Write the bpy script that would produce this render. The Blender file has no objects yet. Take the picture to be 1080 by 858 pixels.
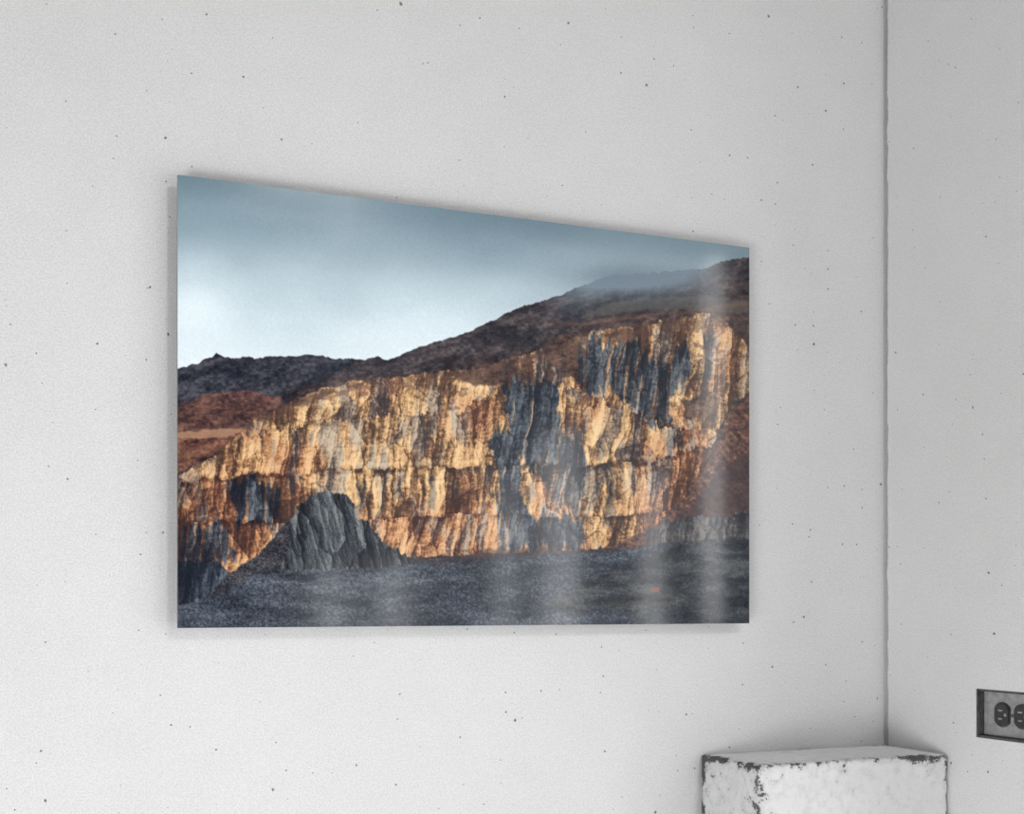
import bpy, math, numpy as np
from mathutils import Vector
scene = bpy.context.scene
scene.view_settings.view_transform = 'Standard'
scene.view_settings.look = 'None'

# ------------------------------------------------------------------ dimensions (metres)
EYE = 1.10
TH = math.atan(0.446)
PRINT_W, PRINT_H = 0.915, 0.61
STAND = 0.028                       # print face to wall
CAMX, CAMY = -0.322, -(1.827 + STAND)
CORNER = 1.210                      # x of right wall face
CEIL = 3.4
GAIN = 1.26
HAZE = 0.014

# ------------------------------------------------------------------ helpers
def mat_new(name):
    m = bpy.data.materials.new(name); m.use_nodes = True
    nt = m.node_tree
    return m, nt, nt.nodes['Principled BSDF']

def link_obj(name, me, mats=(), loc=(0, 0, 0), parent=None):
    o = bpy.data.objects.new(name, me)
    scene.collection.objects.link(o)
    o.location = loc
    for m in mats: me.materials.append(m)
    if parent: o.parent = parent
    return o

def box_data(x0, x1, y0, y1, z0, z1, V, F):
    b = len(V)
    V += [(x0,y0,z0),(x1,y0,z0),(x1,y1,z0),(x0,y1,z0),(x0,y0,z1),(x1,y0,z1),(x1,y1,z1),(x0,y1,z1)]
    F += [tuple(b+i for i in f) for f in [(0,3,2,1),(4,5,6,7),(0,1,5,4),(1,2,6,5),(2,3,7,6),(3,0,4,7)]]

def boxes(name, bl, mats, loc=(0,0,0), parent=None, bevel=0):
    V, F = [], []
    for b in bl: box_data(*b, V, F)
    me = bpy.data.meshes.new(name); me.from_pydata(V, [], F)
    o = link_obj(name, me, mats, loc, parent)
    if bevel:
        md = o.modifiers.new('bevel', 'BEVEL'); md.width = bevel; md.segments = 2
    return o

class N:
    def __init__(s, nt): s.nt = nt
    def node(s, t, **kw):
        n = s.nt.nodes.new(t)
        for k, v in kw.items(): setattr(n, k, v)
        return n
    def put(s, sock, v):
        if isinstance(v, (int, float)): sock.default_value = v
        else: s.nt.links.new(v, sock)
    def m(s, op, a, b=0.0, c=0.0):
        n = s.node('ShaderNodeMath', operation=op)
        s.put(n.inputs[0], a); s.put(n.inputs[1], b); s.put(n.inputs[2], c)
        return n.outputs[0]
    def ramp(s, v, a, b, lo=0.0, hi=1.0):
        n = s.node('ShaderNodeMapRange'); s.put(n.inputs[0], v)
        n.inputs[1].default_value = a; n.inputs[2].default_value = b
        n.inputs[3].default_value = lo; n.inputs[4].default_value = hi
        n.interpolation_type = 'SMOOTHSTEP'
        return n.outputs[0]
    def noise(s, vec, scale, detail=4, rough=0.55):
        n = s.node('ShaderNodeTexNoise'); s.nt.links.new(vec, n.inputs['Vector'])
        n.inputs['Scale'].default_value = scale; n.inputs['Detail'].default_value = detail
        n.inputs['Roughness'].default_value = rough
        return n.outputs[0]
    def grey(s, v):
        n = s.node('ShaderNodeCombineColor')
        for i in range(3): s.nt.links.new(v, n.inputs[i])
        return n.outputs[0]

# ------------------------------------------------------------------ plaster wall material
def plaster(name, axis, base=0.74):
    m, nt, bs = mat_new(name); q = N(nt)
    tc = q.node('ShaderNodeTexCoord'); sp = q.node('ShaderNodeSeparateXYZ')
    nt.links.new(tc.outputs['Object'], sp.inputs[0])
    cb = q.node('ShaderNodeCombineXYZ')
    nt.links.new(sp.outputs[axis], cb.inputs[0]); nt.links.new(sp.outputs['Z'], cb.inputs[1])
    vec = cb.outputs[0]
    big = q.noise(vec, 1.6, 5, 0.55)
    mid = q.noise(vec, 14, 5, 0.6)
    fine = q.noise(vec, 420, 2, 0.7)
    fine2 = q.noise(vec, 130, 3, 0.6)
    pits = None
    for sc, thr, r in ((13, 0.55, 0.026), (30, 0.62, 0.040), (5.5, 0.50, 0.015)):
        vo = q.node('ShaderNodeTexVoronoi', voronoi_dimensions='2D')
        wn = q.node('ShaderNodeTexNoise'); nt.links.new(vec, wn.inputs['Vector']); wn.inputs['Scale'].default_value = 160
        ws = q.node('ShaderNodeVectorMath', operation='SCALE'); nt.links.new(wn.outputs[1], ws.inputs[0]); ws.inputs['Scale'].default_value = 0.004
        wa = q.node('ShaderNodeVectorMath', operation='ADD'); nt.links.new(vec, wa.inputs[0]); nt.links.new(ws.outputs[0], wa.inputs[1])
        nt.links.new(wa.outputs[0], vo.inputs['Vector']); vo.inputs['Scale'].default_value = sc
        s2 = q.node('ShaderNodeSeparateColor'); nt.links.new(vo.outputs['Color'], s2.inputs[0])
        pres = q.m('GREATER_THAN', s2.outputs[0], thr)
        rad = q.m('MULTIPLY_ADD', q.m('POWER', s2.outputs[1], 2.5), r, r*0.25)
        d = q.m('DIVIDE', vo.outputs['Distance'], rad)
        p = q.m('MULTIPLY', q.ramp(d, 0.6, 1.2, 1, 0), pres)
        pits = p if pits is None else q.m('MAXIMUM', pits, p)
    v = q.m('ADD', base, q.m('MULTIPLY', q.m('SUBTRACT', big, 0.5), 0.10))
    v = q.m('ADD', v, q.m('MULTIPLY', q.m('SUBTRACT', mid, 0.5), 0.05))
    v = q.m('ADD', v, q.m('MULTIPLY', q.m('SUBTRACT', fine, 0.5), 0.46))
    v = q.m('ADD', v, q.m('MULTIPLY', q.m('SUBTRACT', fine2, 0.5), 0.08))
    v = q.m('MULTIPLY', v, q.m('SUBTRACT', 1.0, q.m('MULTIPLY', pits, 0.75)))
    nt.links.new(q.grey(v), bs.inputs['Base Color'])
    bs.inputs['Roughness'].default_value = 0.9
    bs.inputs['Specular IOR Level'].default_value = 0.2
    h = q.m('ADD', q.m('MULTIPLY', fine, 0.7), q.m('MULTIPLY', fine2, 0.5))
    h = q.m('ADD', h, q.m('MULTIPLY', mid, 0.8))
    h = q.m('SUBTRACT', h, q.m('MULTIPLY', pits, 1.5))
    bp = q.node('ShaderNodeBump'); bp.inputs['Strength'].default_value = 0.4; bp.inputs['Distance'].default_value = 0.002
    nt.links.new(h, bp.inputs['Height']); nt.links.new(bp.outputs[0], bs.inputs['Normal'])
    return m

m_back = plaster('plaster_back', 'X', 0.72)
m_right = plaster('plaster_right', 'Y', 0.83)

# ------------------------------------------------------------------ numpy noise
def vnoise(x, y, seed=0):
    rs = np.random.RandomState(seed); T = rs.rand(256, 256)
    xi = np.floor(x).astype(np.int64); yi = np.floor(y).astype(np.int64)
    fx = x-xi; fy = y-yi
    fx = fx*fx*fx*(fx*(fx*6-15)+10); fy = fy*fy*fy*(fy*(fy*6-15)+10)
    a = T[yi & 255, xi & 255]; b = T[yi & 255, (xi+1) & 255]
    c = T[(yi+1) & 255, xi & 255]; d = T[(yi+1) & 255, (xi+1) & 255]
    return (a*(1-fx)+b*fx)*(1-fy)+(c*(1-fx)+d*fx)*fy
def fbm(x, y, seed=0, o=4, g=0.5):
    s = 0; a = 1; t = 0
    for i in range(o):
        s = s+a*vnoise(x*2**i+i*17.3, y*2**i+i*9.1, seed+i); t += a; a *= g
    return s/t
def voro(x, y, seed):
    rs = np.random.RandomState(seed); J = rs.rand(256, 256, 3)
    xi = np.floor(x).astype(np.int64); yi = np.floor(y).astype(np.int64)
    f1 = np.full(x.shape, 9.); f2 = np.full(x.shape, 9.); val = np.zeros(x.shape); lean = np.zeros(x.shape)
    for dy in (-1, 0, 1):
        for dx in (-1, 0, 1):
            j = J[(yi+dy) & 255, (xi+dx) & 255]
            ax = x-(xi+dx+j[..., 0]); ay = y-(yi+dy+j[..., 1])
            d = np.sqrt(ax*ax+ay*ay)
            n = d < f1
            f2 = np.where(n, f1, np.minimum(f2, d)); f1 = np.where(n, d, f1)
            val = np.where(n, j[..., 2], val); lean = np.where(n, ax, lean)
    return val, f2-f1, lean
def sst(x, a, b):
    t = np.clip((x-a)/(b-a), 0, 1); return t*t*(3-2*t)

# ------------------------------------------------------------------ room shell
boxes('wall_back', [(-2.6, CORNER+0.25, 0.0, 0.15, 0, CEIL)], [m_back])

GAP = 0.012
OUT_U0, OUT_U1, OUT_Z0, OUT_Z1 = 0.222, 0.352, EYE-0.216, EYE-0.139
wins = [(0.56, 0.72, 0.25, 1.85), (0.80, 0.99, 0.25, 1.40), (1.22, 1.54, 0.25, 1.55), (1.62, 1.84, 0.25, 1.45), (2.5, 2.95, 0.25, 1.25), (3.25, 3.8, 0.25, 1.25)]
holes = [(OUT_U0, OUT_U1, OUT_Z0, OUT_Z1)] + wins
THK = 0.05
us = sorted(set([GAP, GAP+0.02, 4.2] + [h[0] for h in holes] + [h[1] for h in holes]))
zs = sorted(set(list(np.round(np.arange(0, CEIL-.001, 0.005), 4)) + [CEIL] + [h[2] for h in holes] + [h[3] for h in holes]))
V, F, idx = [], [], {}
def solid(i, j):
    if i < 0 or j < 0 or i >= len(us)-1 or j >= len(zs)-1: return False
    uc = (us[i]+us[i+1])/2; zc = (zs[j]+zs[j+1])/2
    return not any(h[0] < uc < h[1] and h[2] < zc < h[3] for h in holes)
jit = np.array([0.0042*(fbm(np.array(z*30.), np.array(1.5), 3, 4, 0.75)-0.5)*2 for z in zs])
def vid(i, j, k):
    key = (i, j, k)
    if key not in idx:
        u = us[i]
        if i == 0: u += float(jit[j])
        idx[key] = len(V); V.append((CORNER + (THK if k else 0), -u, zs[j]))
    return idx[key]
for i in range(len(us)-1):
    for j in range(len(zs)-1):
        if not solid(i, j): continue
        F.append((vid(i,j,0), vid(i+1,j,0), vid(i+1,j+1,0), vid(i,j+1,0)))
        F.append((vid(i,j,1), vid(i,j+1,1), vid(i+1,j+1,1), vid(i+1,j,1)))
        if not solid(i-1, j): F.append((vid(i,j,0), vid(i,j+1,0), vid(i,j+1,1), vid(i,j,1)))
        if not solid(i+1, j): F.append((vid(i+1,j,0), vid(i+1,j,1), vid(i+1,j+1,1), vid(i+1,j+1,0)))
        if not solid(i, j-1): F.append((vid(i,j,0), vid(i,j,1), vid(i+1,j,1), vid(i+1,j,0)))
        if not solid(i, j+1): F.append((vid(i,j+1,0), vid(i+1,j+1,0), vid(i+1,j+1,1), vid(i,j+1,1)))
me = bpy.data.meshes.new('wall_right'); me.from_pydata(V, [], F)
link_obj('wall_right', me, [m_right])

m_floor, nt, bs = mat_new('concrete_floor'); q = N(nt)
tc = q.node('ShaderNodeTexCoord')
f1 = q.noise(tc.outputs['Object'], 3, 8, 0.6)
nt.links.new(q.grey(q.ramp(f1, 0.2, 0.8, 0.65, 0.8)), bs.inputs['Base Color']); bs.inputs['Roughness'].default_value = 0.7
boxes('floor', [(-2.6, CORNER+0.25, -4.2, 0.15, -0.1, 0)], [m_floor])
m_ceil, nt, bs = mat_new('ceiling_paint'); q = N(nt)
tc = q.node('ShaderNodeTexCoord'); f1 = q.noise(tc.outputs['Object'], 5, 5, 0.6)
nt.links.new(q.grey(q.ramp(f1, 0.2, 0.8, 0.25, 0.35)), bs.inputs['Base Color']); bs.inputs['Roughness'].default_value = 0.9
boxes('ceiling', [(-2.6, CORNER+0.25, -4.2, 0.15, CEIL, CEIL+0.1)], [m_ceil])

m_frame, nt, bs = mat_new('window_frame_paint'); q = N(nt)
tc = q.node('ShaderNodeTexCoord'); f1 = q.noise(tc.outputs['Object'], 40, 3)
nt.links.new(q.grey(q.ramp(f1, 0.3, 0.7, 0.5, 0.6)), bs.inputs['Base Color']); bs.inputs['Roughness'].default_value = 0.5
for n, (a, b, c, d) in enumerate(wins):
    x0, x1 = CORNER+0.02, CORNER+0.045; t = 0.008
    boxes('window_%d' % (n+1), [(x0,x1,-b,-b+t,c,d),(x0,x1,-a-t,-a,c,d),(x0,x1,-b+t,-a-t,c,c+t),(x0,x1,-b+t,-a-t,d-t,d),
                                (x0+.005,x1-.005,-b+t,-a-t,(c+d)/2-.006,(c+d)/2+.006)], [m_frame])

# ------------------------------------------------------------------ artwork on the print
NX, NY = 960, 640
uu, vv = np.meshgrid(np.linspace(0, 1, NX+1), np.linspace(0, 1, NY+1))
uu = uu.ravel(); vv = vv.ravel()            # v measured downward from the top edge
# drafting coordinates of the artwork
t = uu*478/(396+82*uu)
X = 188+603*t
Y = (184+77*t) + vv*(478-82*t)

def C(*c): return np.array(c, float)
def mix(col, c2, a):
    a = np.clip(a, 0, 1)[:, None]; return col*(1-a)+c2*a
def poly(pts, x, y):
    ins = np.zeros(x.shape, bool); n = len(pts)
    for i in range(n):
        x1, y1 = pts[i]; x2, y2 = pts[(i+1) % n]
        if y1 == y2: continue
        c = ((y1 > y) != (y2 > y)) & (x < (x2-x1)*(y-y1)/(y2-y1)+x1)
        ins ^= c
    return ins.astype(float)
def cramp(v, stops):
    xs = [s[0] for s in stops]
    return np.stack([np.interp(v, xs, [s[1][k] for s in stops]) for k in range(3)], 1)
def blur(a, n=2):
    a = a.reshape(NY+1, NX+1)
    for _ in range(n):
        p = np.pad(a, 1, mode='edge')
        a = (p[:-2,1:-1]+p[2:,1:-1]+p[1:-1,:-2]+p[1:-1,2:]+2*p[1:-1,1:-1])/6
    return a.ravel()

wx = (fbm(X/9, Y/9, 11, 4, .6)-.5); wy = (fbm(X/9, Y/9, 21, 4, .6)-.5)
Xw = X+wx*14; Yw = Y+wy*12
Xs = X+wx*6; Ys = Y+wy*5
vs = fbm(X/3.5, Y/70, 25, 4, .6)-.5         # vertical fracture warp
Xv = X+wx*5+(fbm(X/30, Y/12, 26, 3)-.5)*10; Yv = Y+vs*40
grain = fbm(X/1.6, Y/1.6, 31, 2, .8)-.5

# sky
sk = fbm(X/110, Y/55, 41, 3, .45)-.5
base = cramp((Y-184)/200+sk*.2, [(0,(112,133,144)),(.3,(132,153,164)),(.55,(168,186,195)),(.8,(200,214,221)),(1,(214,225,230))])
dark = np.exp(-((X-470)/170)**2-((Y-235)/45)**2)
base = mix(base, C(116,136,148), dark*.6)
base = mix(base, C(130,146,157), sst(X, 520, 680)*.8)
base = mix(base, C(222,233,239), np.exp(-((X-205)/45)**2-((Y-325)/38)**2)*.8)
base = mix(base, C(98,120,131), sst(Y-(X-188)*.128, 215, 184)*.5)
col = base + (sk*10)[:, None]

# mountain
ridge = np.interp(X, [188,205,225,229,233,238,262,300,330,350,375,385,400,410,430,460,490,520,545,580,600,625,650,700,740,760,775,791],
                     [388,384,376,372,373,377,377,376,374,378,379,380,376,379,371,360,352,338,325,315,307,297,290,287,284,277,272,271])
ridge = ridge+(fbm(X/6, X*0, 51, 3, .6)-.5)*4
mt = sst(Y-ridge, -.6, .8)
mn = fbm(X/22+Y/60, Y/9+X/40, 61, 5, .6); mf = fbm(X/4, Y/3, 71, 4, .65)
v = mn*.55+mf*.45
mcol = cramp(v, [(.25,(28,28,35)),(.45,(48,46,52)),(.58,(68,62,66)),(.75,(100,90,89))])
warm = sst(Y-ridge, 14, 58)*sst(fbm(X/30, Y/14, 81, 3), .35, .65)
mcol = mix(mcol, cramp(v, [(.25,(42,34,36)),(.5,(76,59,57)),(.75,(126,95,80))]), warm*.7)
fld = poly([(610,335),(640,320),(700,312),(750,312),(790,318),(790,330),(740,328),(690,326),(640,332)], Xs, Ys)
mcol = mix(mcol, C(90,87,82), blur(fld, 6)*.6)
trk = np.exp(-((Y-(340-(X-620)*.12+wy*6))/1.6)**2)*sst(X,560,620)
mcol = mix(mcol, C(132,96,80), trk*.4)
col = mix(col, mcol, mt)
mist = np.exp(-(np.clip(Y-ridge,0,99)/22)**1.4)*sst(X, 560, 640)*(1-sst(X, 720, 775))
mist += .5*np.exp(-((X-670)/55)**2-((Y-296)/13)**2)
col = mix(col, C(118,132,143), mist*mt)
cl = np.exp(-((X-660)/55)**2-((Y-290)/11)**2)
col = mix(col, C(110,125,137), cl*.7)

# left far hill: blue-grey, then red slope with a lane
lf = poly([(180,380),(260,374),(350,374),(380,380),(350,396),(300,415),(262,430),(180,420)], Xs, Ys)
col = mix(col, cramp(v, [(.3,(32,35,45)),(.5,(50,53,63)),(.7,(80,82,91))]), lf*mt*.8)
red = blur(poly([(180,434),(215,416),(262,412),(300,420),(285,440),(250,455),(230,475),(180,490)], Xs, Ys), 3)
col = mix(col, cramp(v, [(.3,(56,43,45)),(.5,(98,70,65)),(.7,(138,102,86))]), red*.9)
lane = poly([(180,456),(240,452),(262,450),(258,456),(235,461),(180,464)], X, Ys)
col = mix(col, C(176,136,108), blur(lane, 2)*.7)
low = poly([(180,462),(235,462),(262,452),(240,470),(215,484),(180,502)], Xs, Ys)
col = mix(col, cramp(v, [(.3,(58,41,41)),(.5,(104,72,62)),(.7,(150,110,86))]), low*.9)
bk = np.exp(-((Y-(441+(X-240)*.4))/3)**2)*sst(X,205,240)*(1-sst(X,275,300))
col = mix(col, C(62,50,52), bk*.5)

# cliff: stacked quarry benches
cliff = [(180,504),(215,488),(240,472),(262,452),(290,431),(330,412),(380,403),(430,398),(480,392),(520,384),
         (560,374),(600,364),(640,350),(680,342),(704,334),(738,330),(762,338),(784,356),(795,385),(795,412),
         (775,425),(762,450),(745,490),(722,525),(690,555),(650,575),(600,581),(540,583),(480,586),(425,588),(400,600),(240,606),(180,600)]
rough = (fbm(X/30, X*0+3, 27, 4, .55)-.5)*12
cm = blur(poly(cliff, Xs, Y+wy*4+vs*5+rough*(Y < 480)), 1)
b1 = np.interp(X, [180,250,300,420,530,620,700,740], [508,502,499,494,489,491,484,470])+wy*5+vs*4+(fbm(X/22,X*0,28,3)-.5)*6
b2 = np.interp(X, [180,240,300,380,440,530,620,700], [553,549,552,547,544,540,546,540])+wy*5+vs*4+(fbm(X/18,X*0,29,3)-.5)*6
b0 = np.interp(X, [262,330,400,480,540,590,640,700,760], [462,446,438,436,404,404,424,450,452])+wy*10+vs*16
bi = (Y > b1).astype(float)+(Y > b2)+(Y > b0)*.5
tilt = .10*(Y-450)+12*(fbm(X/60, Y/60, 90, 2)-.5)
sl = X+tilt+wx*3.6+bi*41.7
va, ea, la = voro(sl/6.2, Y/30+bi*3, 201)
vb, eb, lb = voro(sl/15., Y/42+5+bi*2, 202)
vc, ec, lc = voro(sl/2.8, Y/13+3, 203)
vd, ed_, ld = voro(sl/36., Y/56+8+bi, 204)
c1 = fbm(sl/2.3, Y/34, 91, 3, .6); c2 = fbm(sl/17, Y/40, 101, 3, .55); c3 = fbm(X/45, Y/40, 111, 3)
cc = fbm(X/1.8, Y/3.0, 131, 3, .7)
tone = .545+(va-.5)*.28+(vb-.5)*.28+(vc-.5)*.15+(vd-.5)*.22+la*.14+lb*.18+ld*.16+(c1-.5)*.38+(cc-.5)*.34
tone -= .20*(1-sst(ea, 0, .13))*sst(va+cc, .5, 1.2)+.22*(1-sst(eb, 0, .08))*sst(cc, .3, .6)
tone += (c2-.5)*.50+(c3-.5)*.34+.06*np.exp(-((X-430)/140)**2-((Y-450)/60)**2)
# short horizontal joints with a lit edge under them
hj = fbm((X+wx*6)/8, (Y+.12*X+wy*4)/3.6, 401, 3, .55); hj2 = fbm((X+wx*6)/8, (Y-1.6+.12*X+wy*4)/3.6, 401, 3, .55)
tone += np.clip((hj-hj2)*.45, -.07, .07)
tone -= .12*sst(hj, .64, .76)
gul = 1-np.abs(2*fbm((X+tilt)/15+wx*.5, Y/110, 121, 3, .5)-1)*3
tone -= np.clip(gul-.42, 0, 1)*.32
tone -= .06*sst(Y-b1, 0, 30)+.08*sst(280-X, 0, 60)*sst(Y, 480, 510)
for bb, s in ((b0,.35),(b1,1),(b2,.7)):                     # sunlit lip above, rubble below each bench
    d = Y-bb
    brk = sst(fbm(X/9, X*0, 33, 3), .3, .55)
    tone += s*.12*np.exp(-((d+5)/3)**2)
    tone -= s*.26*np.exp(-((d-2)/2.4)**2)*brk
tone = .5+.30*np.tanh((tone-.5)/.30)                        # soften extremes
rock = cramp(tone, [(.15,(44,37,38)),(.28,(84,65,56)),(.41,(136,104,78)),(.54,(182,144,102)),(.68,(212,176,130)),(.82,(232,204,162))])
org = cramp(tone, [(.15,(44,32,34)),(.28,(86,58,51)),(.43,(132,89,68)),(.58,(174,123,89)),(.8,(216,172,130))])
oa = sst(c3+.35*(1-sst(X,240,330))+.25*sst(X,640,700)*(sst(Y,420,500))+.2*sst(Y,490,540), .45, .85)
rock = mix(rock, org, oa*.8)
gry = cramp(tone, [(.15,(40,40,46)),(.4,(86,84,88)),(.65,(138,134,132)),(.82,(178,172,164))])
rock = mix(rock, gry, sst(fbm(sl/12, Y/55, 115, 3, .6), .50, .68)*.6)
col = mix(col, rock, cm)

# heather over the brow between benches
hv = [(.3,(44,36,38)),(.5,(80,63,60)),(.7,(120,94,80))]
cap = blur(poly([(478,396),(500,386),(535,380),(560,392),(575,402),(535,404),(500,407)], Xs, Ys), 3)
col = mix(col, cramp(v, hv), cap*.85)
brow = blur(poly([(572,366),(590,352),(606,350),(616,366),(636,392),(612,402),(596,392),(580,380)], Xs, Ys), 3)
col = mix(col, cramp(v, hv), brow*.85)
for pts in ([(300,428),(330,414),(356,408),(350,418),(322,430)], [(640,350),(664,344),(676,352),(660,362),(640,360)],
            [(700,334),(724,330),(716,344)], [(720,424),(745,414),(762,420),(752,440),(720,440)]):
    col = mix(col, cramp(v, hv), blur(poly(pts, Xw, Yw), 2)*.65)
bushes = sst(fbm(X/7, Y/5, 205, 3, .6)+.25*np.exp(-((Y-np.interp(X,[262,330,430,560,640,740],[456,416,402,380,356,336]))/7)**2), .60, .72)
col = mix(col, C(92,68,60), bushes*cm*.5*sst(480-Y, 0, 60))
top_c = np.interp(X, [c[0] for c in cliff[:18]], [c[1] for c in cliff[:18]])
fr = np.exp(-((Y-top_c)/7)**2)*sst(fbm(X/8, Y/6, 501, 4, .6), .48, .62)
col = mix(col, cramp(v, hv), fr*mt*.75)

# blue shadowed rock
blue = cramp(tone, [(.15,(28,31,39)),(.32,(42,47,56)),(.54,(62,69,79)),(.7,(88,95,103)),(.82,(120,123,126))])
streak = fbm(sl/4, Y/110, 207, 3, .6)
for pts, a in [([(531,410),(545,400),(575,402),(592,408),(590,438),(600,462),(616,466),(618,491),(560,491),(545,470),(538,450)], .97),
               ([(608,368),(640,360),(672,362),(690,378),(706,388),(716,362),(732,368),(728,402),(706,420),(708,446),(682,450),(664,424),(640,414),(612,406)], .95),
               ([(524,452),(545,452),(552,490),(548,520),(558,545),(556,583),(530,583),(524,540),(530,505),(518,470)], .95),
               ([(560,488),(620,488),(616,520),(612,545),(590,530),(574,520)], .75),
               ([(556,545),(612,545),(620,582),(556,582)], .95),
               ([(244,508),(270,503),(292,512),(298,546),(270,552),(248,546)], .95),
               ([(196,556),(238,552),(250,590),(212,598),(186,590)], .9),
               ([(188,508),(214,504),(220,526),(192,534)], .5),
               ([(376,504),(384,504),(386,545),(378,545)], .5),
               ([(452,500),(460,500),(462,540),(454,540)], .5),
               ([(740,352),(750,352),(752,400),(742,400)], .5),
               ([(640,500),(650,500),(648,560),(638,560)], .5),
               ([(692,452),(716,448),(722,470),(708,478)], .6)]:
    m_ = blur(poly(pts, Xv, Yv), 2)*a*cm
    col = mix(col, blue, m_*(1-.7*sst(streak, .62, .72)))
dw = poly([(180,592),(232,592),(242,604),(215,634),(180,640)], Xs, Ys)
col = mix(col, blue, dw)

# right-hand red slope
rs_ = blur(poly([(800,412),(782,424),(766,444),(750,480),(728,518),(700,548),(654,574),(640,584),(700,572),(800,560)], Xw, Yw), 3)
rv = fbm((X+Y)/16, (Y-X)/5, 141, 4, .6)
redc = cramp(rv*.4+mf*.6, [(.25,(50,39,43)),(.45,(86,65,61)),(.6,(118,86,73)),(.78,(168,130,106))])
col = mix(col, redc, rs_*.92)
rd2 = blur(poly([(800,470),(760,495),(730,530),(700,560),(800,556)], Xw, Yw), 8)
col = mix(col, C(60,53,59), rd2*.6)
gr = blur(poly([(680,562),(706,548),(740,542),(766,546),(800,536),(800,576),(740,574),(690,574)], Xw, Yw), 2)
col = mix(col, cramp(tone, [(.2,(40,44,50)),(.45,(76,79,83)),(.75,(130,127,124))]), gr*.85)
rk = poly([(768,336),(795,340),(800,372),(790,366),(778,350)], Xw, Yw)
col = mix(col, cramp(v, [(.3,(34,33,40)),(.5,(64,54,56)),(.7,(106,82,70))]), blur(rk, 2)*.85)

# scree foreground
top = np.interp(X, [180,215,240,300,400,425,520,600,660,700,791], [640,632,606,600,597,590,586,583,579,572,570])
fg = sst(Y-(top+wy*5), -.7, .9)
s1 = fbm(X/1.8, Y/1.5, 151, 3, .75); s2 = fbm((X+1.6*Y)/34, (Y-.12*X)/10, 161, 5, .6)
sv = .48+(s1-.5)*.72+(s2-.5)*.55
scree = cramp(sv, [(.2,(32,36,43)),(.42,(53,58,67)),(.6,(74,80,90)),(.8,(108,114,123))])
col = mix(col, scree, fg)
dk = blur(poly([(575,640),(620,612),(680,590),(720,572),(800,566),(800,664),(700,664),(640,640)], Xw, Yw), 5)
col = mix(col, cramp(sv*.5+s2*.5, [(.3,(30,34,39)),(.5,(49,53,58)),(.68,(80,82,83))]), dk*.75)
for yy, x0, x1, a in [(637,560,720,.4),(629,650,760,.35),(600,700,791,.25),(612,620,700,.25)]:
    b_ = np.exp(-((Y-(yy+wy*10+np.sin(X/23)*2))/1.8)**2)*sst(X,x0,x0+20)*(1-sst(X,x1-20,x1))
    col = mix(col, C(94,86,72), b_*a)
col = mix(col, C(132,76,62), poly([(687,619),(696,619),(696,624),(688,624)], X, Y)*.8)
hl = blur(poly([(432,592),(520,578),(600,578),(560,588),(440,596)], Xw, Yw), 3)
col = mix(col, C(62,54,56), hl*.5)

# spoil mound: scree apron on the left, upright slate block leaning right
apron = blur(poly([(216,634),(240,606),(268,588),(290,566),(308,546),(322,560),(330,600),(270,606)], Xs, Ys), 1)
col = mix(col, cramp(sv, [(.2,(30,31,36)),(.5,(60,60,66)),(.8,(104,102,104))]), apron)
md = poly([(296,600),(306,574),(305,556),(312,536),(322,530),(328,522),(344,516),(352,520),(362,519),(374,531),(379,546),(394,556),(406,572),(440,592),(400,598),(330,601)], Xs, Ys+vs*8)
msl = X-.22*(Y-518)+wx*3
ma, mea, mla = voro(msl/5.5, Y/26+2, 301); mb, meb, mlb = voro(msl/15, Y/36+7, 302)
mc = fbm(msl/1.9, Y/16, 303, 3, .6)
mtn = .43+(ma-.5)*.28+(mb-.5)*.36+mla*.16+mlb*.28+(mc-.5)*.40+(s1-.5)*.35-.16*(1-sst(mea,0,.12))+.14*np.exp(-((X-337)/16)**2)-.14*sst(X,370,396)
mound = cramp(mtn, [(.1,(25,27,32)),(.35,(46,50,56)),(.6,(76,81,86)),(.9,(124,126,126))])
col = mix(col, mound, blur(md, 1))

col = col*(1+grain[:, None]*.06)
col = np.clip(col, 4, 250)/255
lin = np.where(col <= .04045, col/12.92, ((col+.055)/1.055)**2.4)
lin = np.clip(lin*GAIN-HAZE, .002, 1)

P = np.zeros(((NX+1)*(NY+1), 3), np.float32)
P[:, 0] = uu*PRINT_W; P[:, 1] = 0; P[:, 2] = (1-vv)*PRINT_H
i0 = (np.arange(NY)[:, None]*(NX+1)+np.arange(NX)[None, :]).ravel()
quads = np.stack([i0, i0+NX+1, i0+NX+2, i0+1], 1).astype(np.int32)
me = bpy.data.meshes.new('acrylic_print')
me.vertices.add(len(P)); me.vertices.foreach_set('co', P.ravel())
me.loops.add(quads.size); me.loops.foreach_set('vertex_index', quads.ravel())
me.polygons.add(len(quads)); me.polygons.foreach_set('loop_start', np.arange(0, quads.size, 4, dtype=np.int32))
me.update(calc_edges=True)
at = me.color_attributes.new('pigment', 'FLOAT_COLOR', 'POINT')
at.data.foreach_set('color', np.concatenate([lin, np.ones((len(lin), 1))], 1).astype(np.float32).ravel())
m_art, nt, bs = mat_new('printed_acrylic'); q = N(nt)
an = q.node('ShaderNodeVertexColor', layer_name='pigment')
nt.links.new(an.outputs[0], bs.inputs['Base Color'])
bs.inputs['Roughness'].default_value = 0.11
bs.inputs['Specular IOR Level'].default_value = 0.5
PZ = EYE-0.037
pr = link_obj('acrylic_wall_print', me, [m_art], (0, -STAND, PZ))
m_edge, nt, bs = mat_new('acrylic_edge'); q = N(nt)
tc = q.node('ShaderNodeTexCoord'); f1 = q.noise(tc.outputs['Object'], 60, 2)
nt.links.new(q.grey(q.ramp(f1, 0.2, 0.8, 0.22, 0.3)), bs.inputs['Base Color']); bs.inputs['Roughness'].default_value = 0.2
boxes('backing_panel', [(0, PRINT_W, .0003, .006, 0, PRINT_H)], [m_edge], parent=pr)
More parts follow.
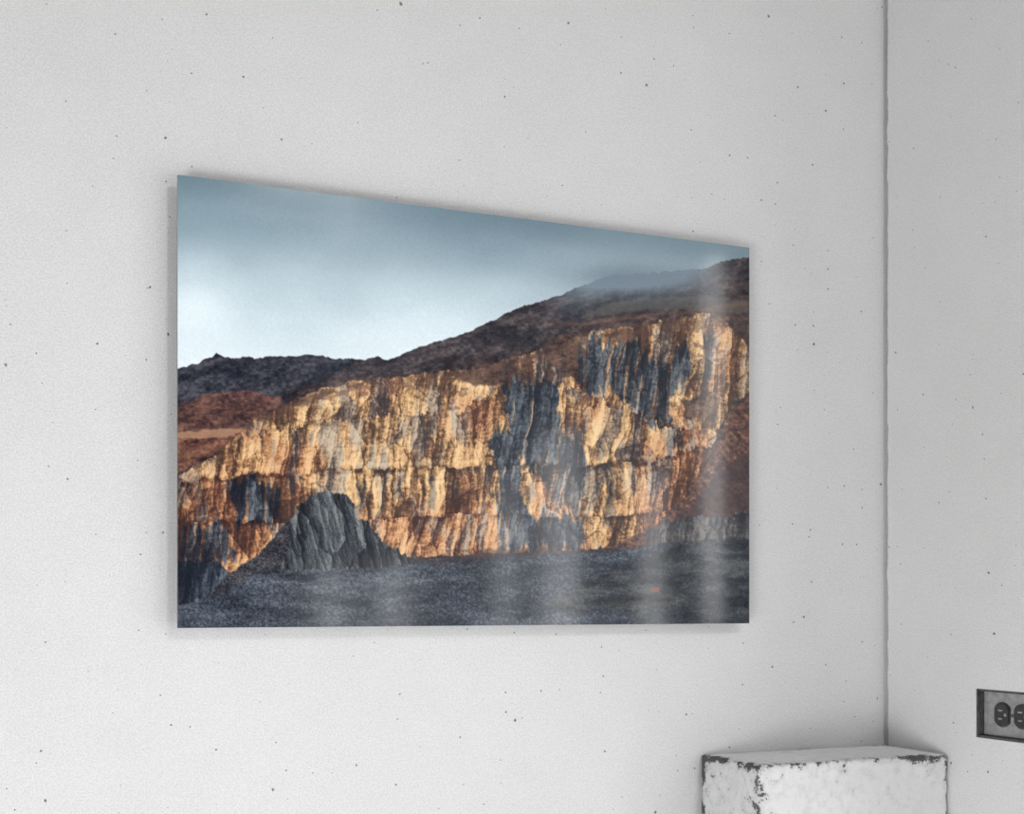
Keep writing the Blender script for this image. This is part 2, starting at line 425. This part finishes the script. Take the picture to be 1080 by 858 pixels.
boxes('hanging_cleat', [(.03, PRINT_W-.12, .006, STAND, .42, .50), (.03, PRINT_W-.12, .006, STAND, .08, .12)], [m_edge], parent=pr)

# ------------------------------------------------------------------ distressed pedestal
BX0, BX1, BD, BH = 0.838, CORNER-0.004, 0.160, EYE-0.2485
def dense_box(sx, sy, sz, step):
    V, F, ix = [], [], {}
    nx, ny, nz = [max(2, int(round(s/step))) for s in (sx, sy, sz)]
    def v(i, j, k):
        if (i, j, k) not in ix:
            ix[(i, j, k)] = len(V); V.append([i/nx*sx-sx/2, j/ny*sy-sy/2, k/nz*sz])
        return ix[(i, j, k)]
    for i in range(nx):
        for j in range(ny):
            F.append((v(i,j,nz), v(i+1,j,nz), v(i+1,j+1,nz), v(i,j+1,nz)))
            F.append((v(i,j,0), v(i,j+1,0), v(i+1,j+1,0), v(i+1,j,0)))
    for i in range(nx):
        for k in range(nz):
            F.append((v(i,0,k), v(i+1,0,k), v(i+1,0,k+1), v(i,0,k+1)))
            F.append((v(i,ny,k), v(i,ny,k+1), v(i+1,ny,k+1), v(i+1,ny,k)))
    for j in range(ny):
        for k in range(nz):
            F.append((v(0,j,k), v(0,j,k+1), v(0,j+1,k+1), v(0,j+1,k)))
            F.append((v(nx,j,k), v(nx,j+1,k), v(nx,j+1,k+1), v(nx,j,k+1)))
    return np.array(V), F
W = BX1-BX0
PV, PF = dense_box(W, BD, BH, 0.004)
dx = W/2-np.abs(PV[:,0]); dy = BD/2-np.abs(PV[:,1]); dz = BH-PV[:,2]
ds = np.sort(np.stack([dx, dy, dz], 1), 1)
edge = np.sqrt(np.clip(ds[:,0],0,1)**2+np.clip(ds[:,1],0,1)**2)
nn = fbm(PV[:,0]*60+PV[:,2]*25+50, PV[:,1]*60+PV[:,2]*50+50, 5, 4, .6)
chip = np.exp(-edge/0.004)*(0.0012+0.004*sst(nn, .45, .75))
PV[:,0] -= np.sign(PV[:,0])*chip*(dx < .006)
PV[:,1] -= np.sign(PV[:,1])*chip*(dy < .006)
PV[:,2] -= chip*(dz < .006)
me = bpy.data.meshes.new('pedestal'); me.from_pydata(PV.tolist(), [], PF)
for p in me.polygons: p.use_smooth = True
m_ped, nt, bs = mat_new('distressed_white_plaster'); q = N(nt)
tc = q.node('ShaderNodeTexCoord'); vec = tc.outputs['Object']
sp = q.node('ShaderNodeSeparateXYZ'); nt.links.new(vec, sp.inputs[0])
ex = q.m('SUBTRACT', W/2, q.m('ABSOLUTE', sp.outputs[0])); ey = q.m('SUBTRACT', BD/2, q.m('ABSOLUTE', sp.outputs[1])); ez = q.m('SUBTRACT', BH, sp.outputs[2])
mx = q.m('MAXIMUM', ex, q.m('MAXIMUM', ey, ez)); mn_ = q.m('MINIMUM', ex, q.m('MINIMUM', ey, ez))
ed = q.m('SUBTRACT', q.m('SUBTRACT', q.m('ADD', ex, q.m('ADD', ey, ez)), mx), mn_)
n1 = q.noise(vec, 60, 6, 0.75); n2 = q.noise(vec, 300, 3, 0.7); n3 = q.noise(vec, 9, 5, 0.6); n4 = q.noise(vec, 22, 3, 0.5)
near = q.m('POWER', 2.718, q.m('MULTIPLY', ed, -130.0))
broad = q.m('POWER', 2.718, q.m('MULTIPLY', ed, -45.0))
w_ = q.m('ADD', q.m('MULTIPLY', near, 0.15), q.m('MULTIPLY', broad, q.ramp(n4, .46, .62, 0, .19)))
w_ = q.m('ADD', w_, q.m('MULTIPLY', n1, 0.75))
w_ = q.m('ADD', w_, q.m('MULTIPLY', n2, 0.30))
w_ = q.m('ADD', w_, q.ramp(sp.outputs[0], -W/2+.03, -W/2, 0, .045))
wear = q.ramp(w_, 0.66, 0.72)
grime = q.ramp(w_, 0.50, 0.68, 0, .16)
v = q.m('ADD', 0.76, q.m('MULTIPLY', q.m('SUBTRACT', n3, .5), .20))
v = q.m('ADD', v, q.m('MULTIPLY', q.m('SUBTRACT', n2, .5), .2))
v = q.m('MULTIPLY', v, q.m('SUBTRACT', 1.0, grime))
v = q.m('MULTIPLY', v, q.m('SUBTRACT', 1.0, q.m('MULTIPLY', wear, .86)))
nt.links.new(q.grey(v), bs.inputs['Base Color']); bs.inputs['Roughness'].default_value = .85
bp = q.node('ShaderNodeBump'); bp.inputs['Strength'].default_value = .35; bp.inputs['Distance'].default_value = .0015
nt.links.new(q.m('SUBTRACT', q.m('MULTIPLY', n1, .4), wear), bp.inputs['Height']); nt.links.new(bp.outputs[0], bs.inputs['Normal'])
link_obj('display_pedestal', me, [m_ped], ((BX0+BX1)/2, -BD/2-.004, 0))

# ------------------------------------------------------------------ recessed outlet
m_met, nt, bs = mat_new('galvanised_box'); q = N(nt)
tc = q.node('ShaderNodeTexCoord'); f1 = q.noise(tc.outputs['Object'], 120, 4)
nt.links.new(q.grey(q.ramp(f1, .3, .7, .05, .12)), bs.inputs['Base Color']); bs.inputs['Roughness'].default_value = .5
m_plate, nt, bs = mat_new('grey_cover_plate'); q = N(nt)
tc = q.node('ShaderNodeTexCoord'); f1 = q.noise(tc.outputs['Object'], 90, 4)
nt.links.new(q.grey(q.ramp(f1, .3, .7, .30, .44)), bs.inputs['Base Color']); bs.inputs['Roughness'].default_value = .4
m_dark, nt, bs = mat_new('black_socket'); q = N(nt)
tc = q.node('ShaderNodeTexCoord'); f1 = q.noise(tc.outputs['Object'], 90, 4)
nt.links.new(q.grey(q.ramp(f1, .3, .7, .03, .05)), bs.inputs['Base Color']); bs.inputs['Roughness'].default_value = .35
ow, oh = OUT_U1-OUT_U0, OUT_Z1-OUT_Z0
out = bpy.data.objects.new('electrical_outlet', None); scene.collection.objects.link(out)
out.location = (CORNER, -(OUT_U0+OUT_U1)/2, (OUT_Z0+OUT_Z1)/2)
e = .0005; T = .003
boxes('junction_box', [(.001,.045,-ow/2+e,-ow/2+e+T,-oh/2+e,oh/2-e),(.001,.045,ow/2-e-T,ow/2-e,-oh/2+e,oh/2-e),
      (.001,.045,-ow/2+T,ow/2-T,-oh/2+e,-oh/2+e+T),(.001,.045,-ow/2+T,ow/2-T,oh/2-e-T,oh/2-e),(.042,.045,-ow/2+T,ow/2-T,-oh/2+T,oh/2-T)], [m_met], parent=out)
boxes('cover_plate', [(.013,.016,-ow/2+.004,ow/2-.004,-oh/2+.004,oh/2-.004)], [m_plate], parent=out, bevel=.001)
def prism(name, pts, x0, x1, mat, cy, cz):
    n = len(pts)
    V = [(x0, cy+a, cz+b) for a, b in pts]+[(x1, cy+a, cz+b) for a, b in pts]
    F = [tuple(range(n)), tuple(range(2*n-1, n-1, -1))]+[(i, i+n, (i+1) % n+n, (i+1) % n) for i in range(n)]
    me = bpy.data.meshes.new(name); me.from_pydata(V, [], F)
    return link_obj(name, me, [mat], parent=out)
for k, cy in enumerate((.0205, -.0205)):
    ov = []
    for i in range(40):
        a = 2*math.pi*i/40
        ov.append((max(-.0145, min(.0145, .0175*math.cos(a))), .0175*math.sin(a)))
    prism('socket_face_%d' % k, ov, .009, .0135, m_dark, cy, 0)
    prism('socket_rim_%d' % k, [(a*1.12, b*1.12) for a, b in ov], .0115, .0132, m_met, cy, 0)
    for j, (dy_, dz_, a, b) in enumerate(((.002, .0065, .0042, .0011), (.002, -.0065, .0036, .0011))):
        prism('slot_%d_%d' % (k, j), [(-a,-b),(a,-b),(a,b),(-a,b)], .0086, .0095, m_plate, cy+dy_, dz_)
    prism('ground_hole_%d' % k, [(.0024*math.cos(2*math.pi*i/16), .0024*math.sin(2*math.pi*i/16)) for i in range(16)], .0086, .0095, m_plate, cy-.0085, 0)
prism('screw', [(.003*math.cos(2*math.pi*i/16), .003*math.sin(2*math.pi*i/16)) for i in range(16)], .0115, .0135, m_met, 0, 0)

# ------------------------------------------------------------------ light
w = bpy.data.worlds.new('daylight'); scene.world = w; w.use_nodes = True
w.node_tree.nodes['Background'].inputs[0].default_value = (1, 1, 1, 1)
w.node_tree.nodes['Background'].inputs[1].default_value = 0.22
def area(name, loc, target, sx, sy, power):
    l = bpy.data.lights.new(name, 'AREA'); l.shape = 'RECTANGLE'; l.size = sx; l.size_y = sy; l.energy = power
    o = bpy.data.objects.new(name, l); scene.collection.objects.link(o); o.location = loc
    o.rotation_euler = (Vector(target)-Vector(loc)).to_track_quat('-Z', 'Y').to_euler()
    return o
area('studio_softbox', (1.1, -3.3, 3.0), (0.4, 0, 0), .40, .30, 31)
area('low_fill_light', (-1.5, -2.0, .35), (1.2, 0, .2), 1.1, .6, 32)  # added fill out of view, brightens the wall's lower part and the right wall
o = area('window_daylight', (CORNER+.45, -3.0, 1.0), (0, -3.0, 1.0), 5.0, 2.2, 1)
o.data.energy = 4.6*math.pi*5.0*2.2

# ------------------------------------------------------------------ camera
cd = bpy.data.cameras.new('camera'); cam = bpy.data.objects.new('camera', cd); scene.collection.objects.link(cam)
cam.location = (CAMX, CAMY, EYE); cam.rotation_euler = (math.pi/2, 0, -TH)
cd.sensor_width = 36; cd.sensor_fit = 'HORIZONTAL'; cd.lens = 1410/1080*36; cd.shift_y = 204/1080; cd.clip_start = .05
scene.camera = cam
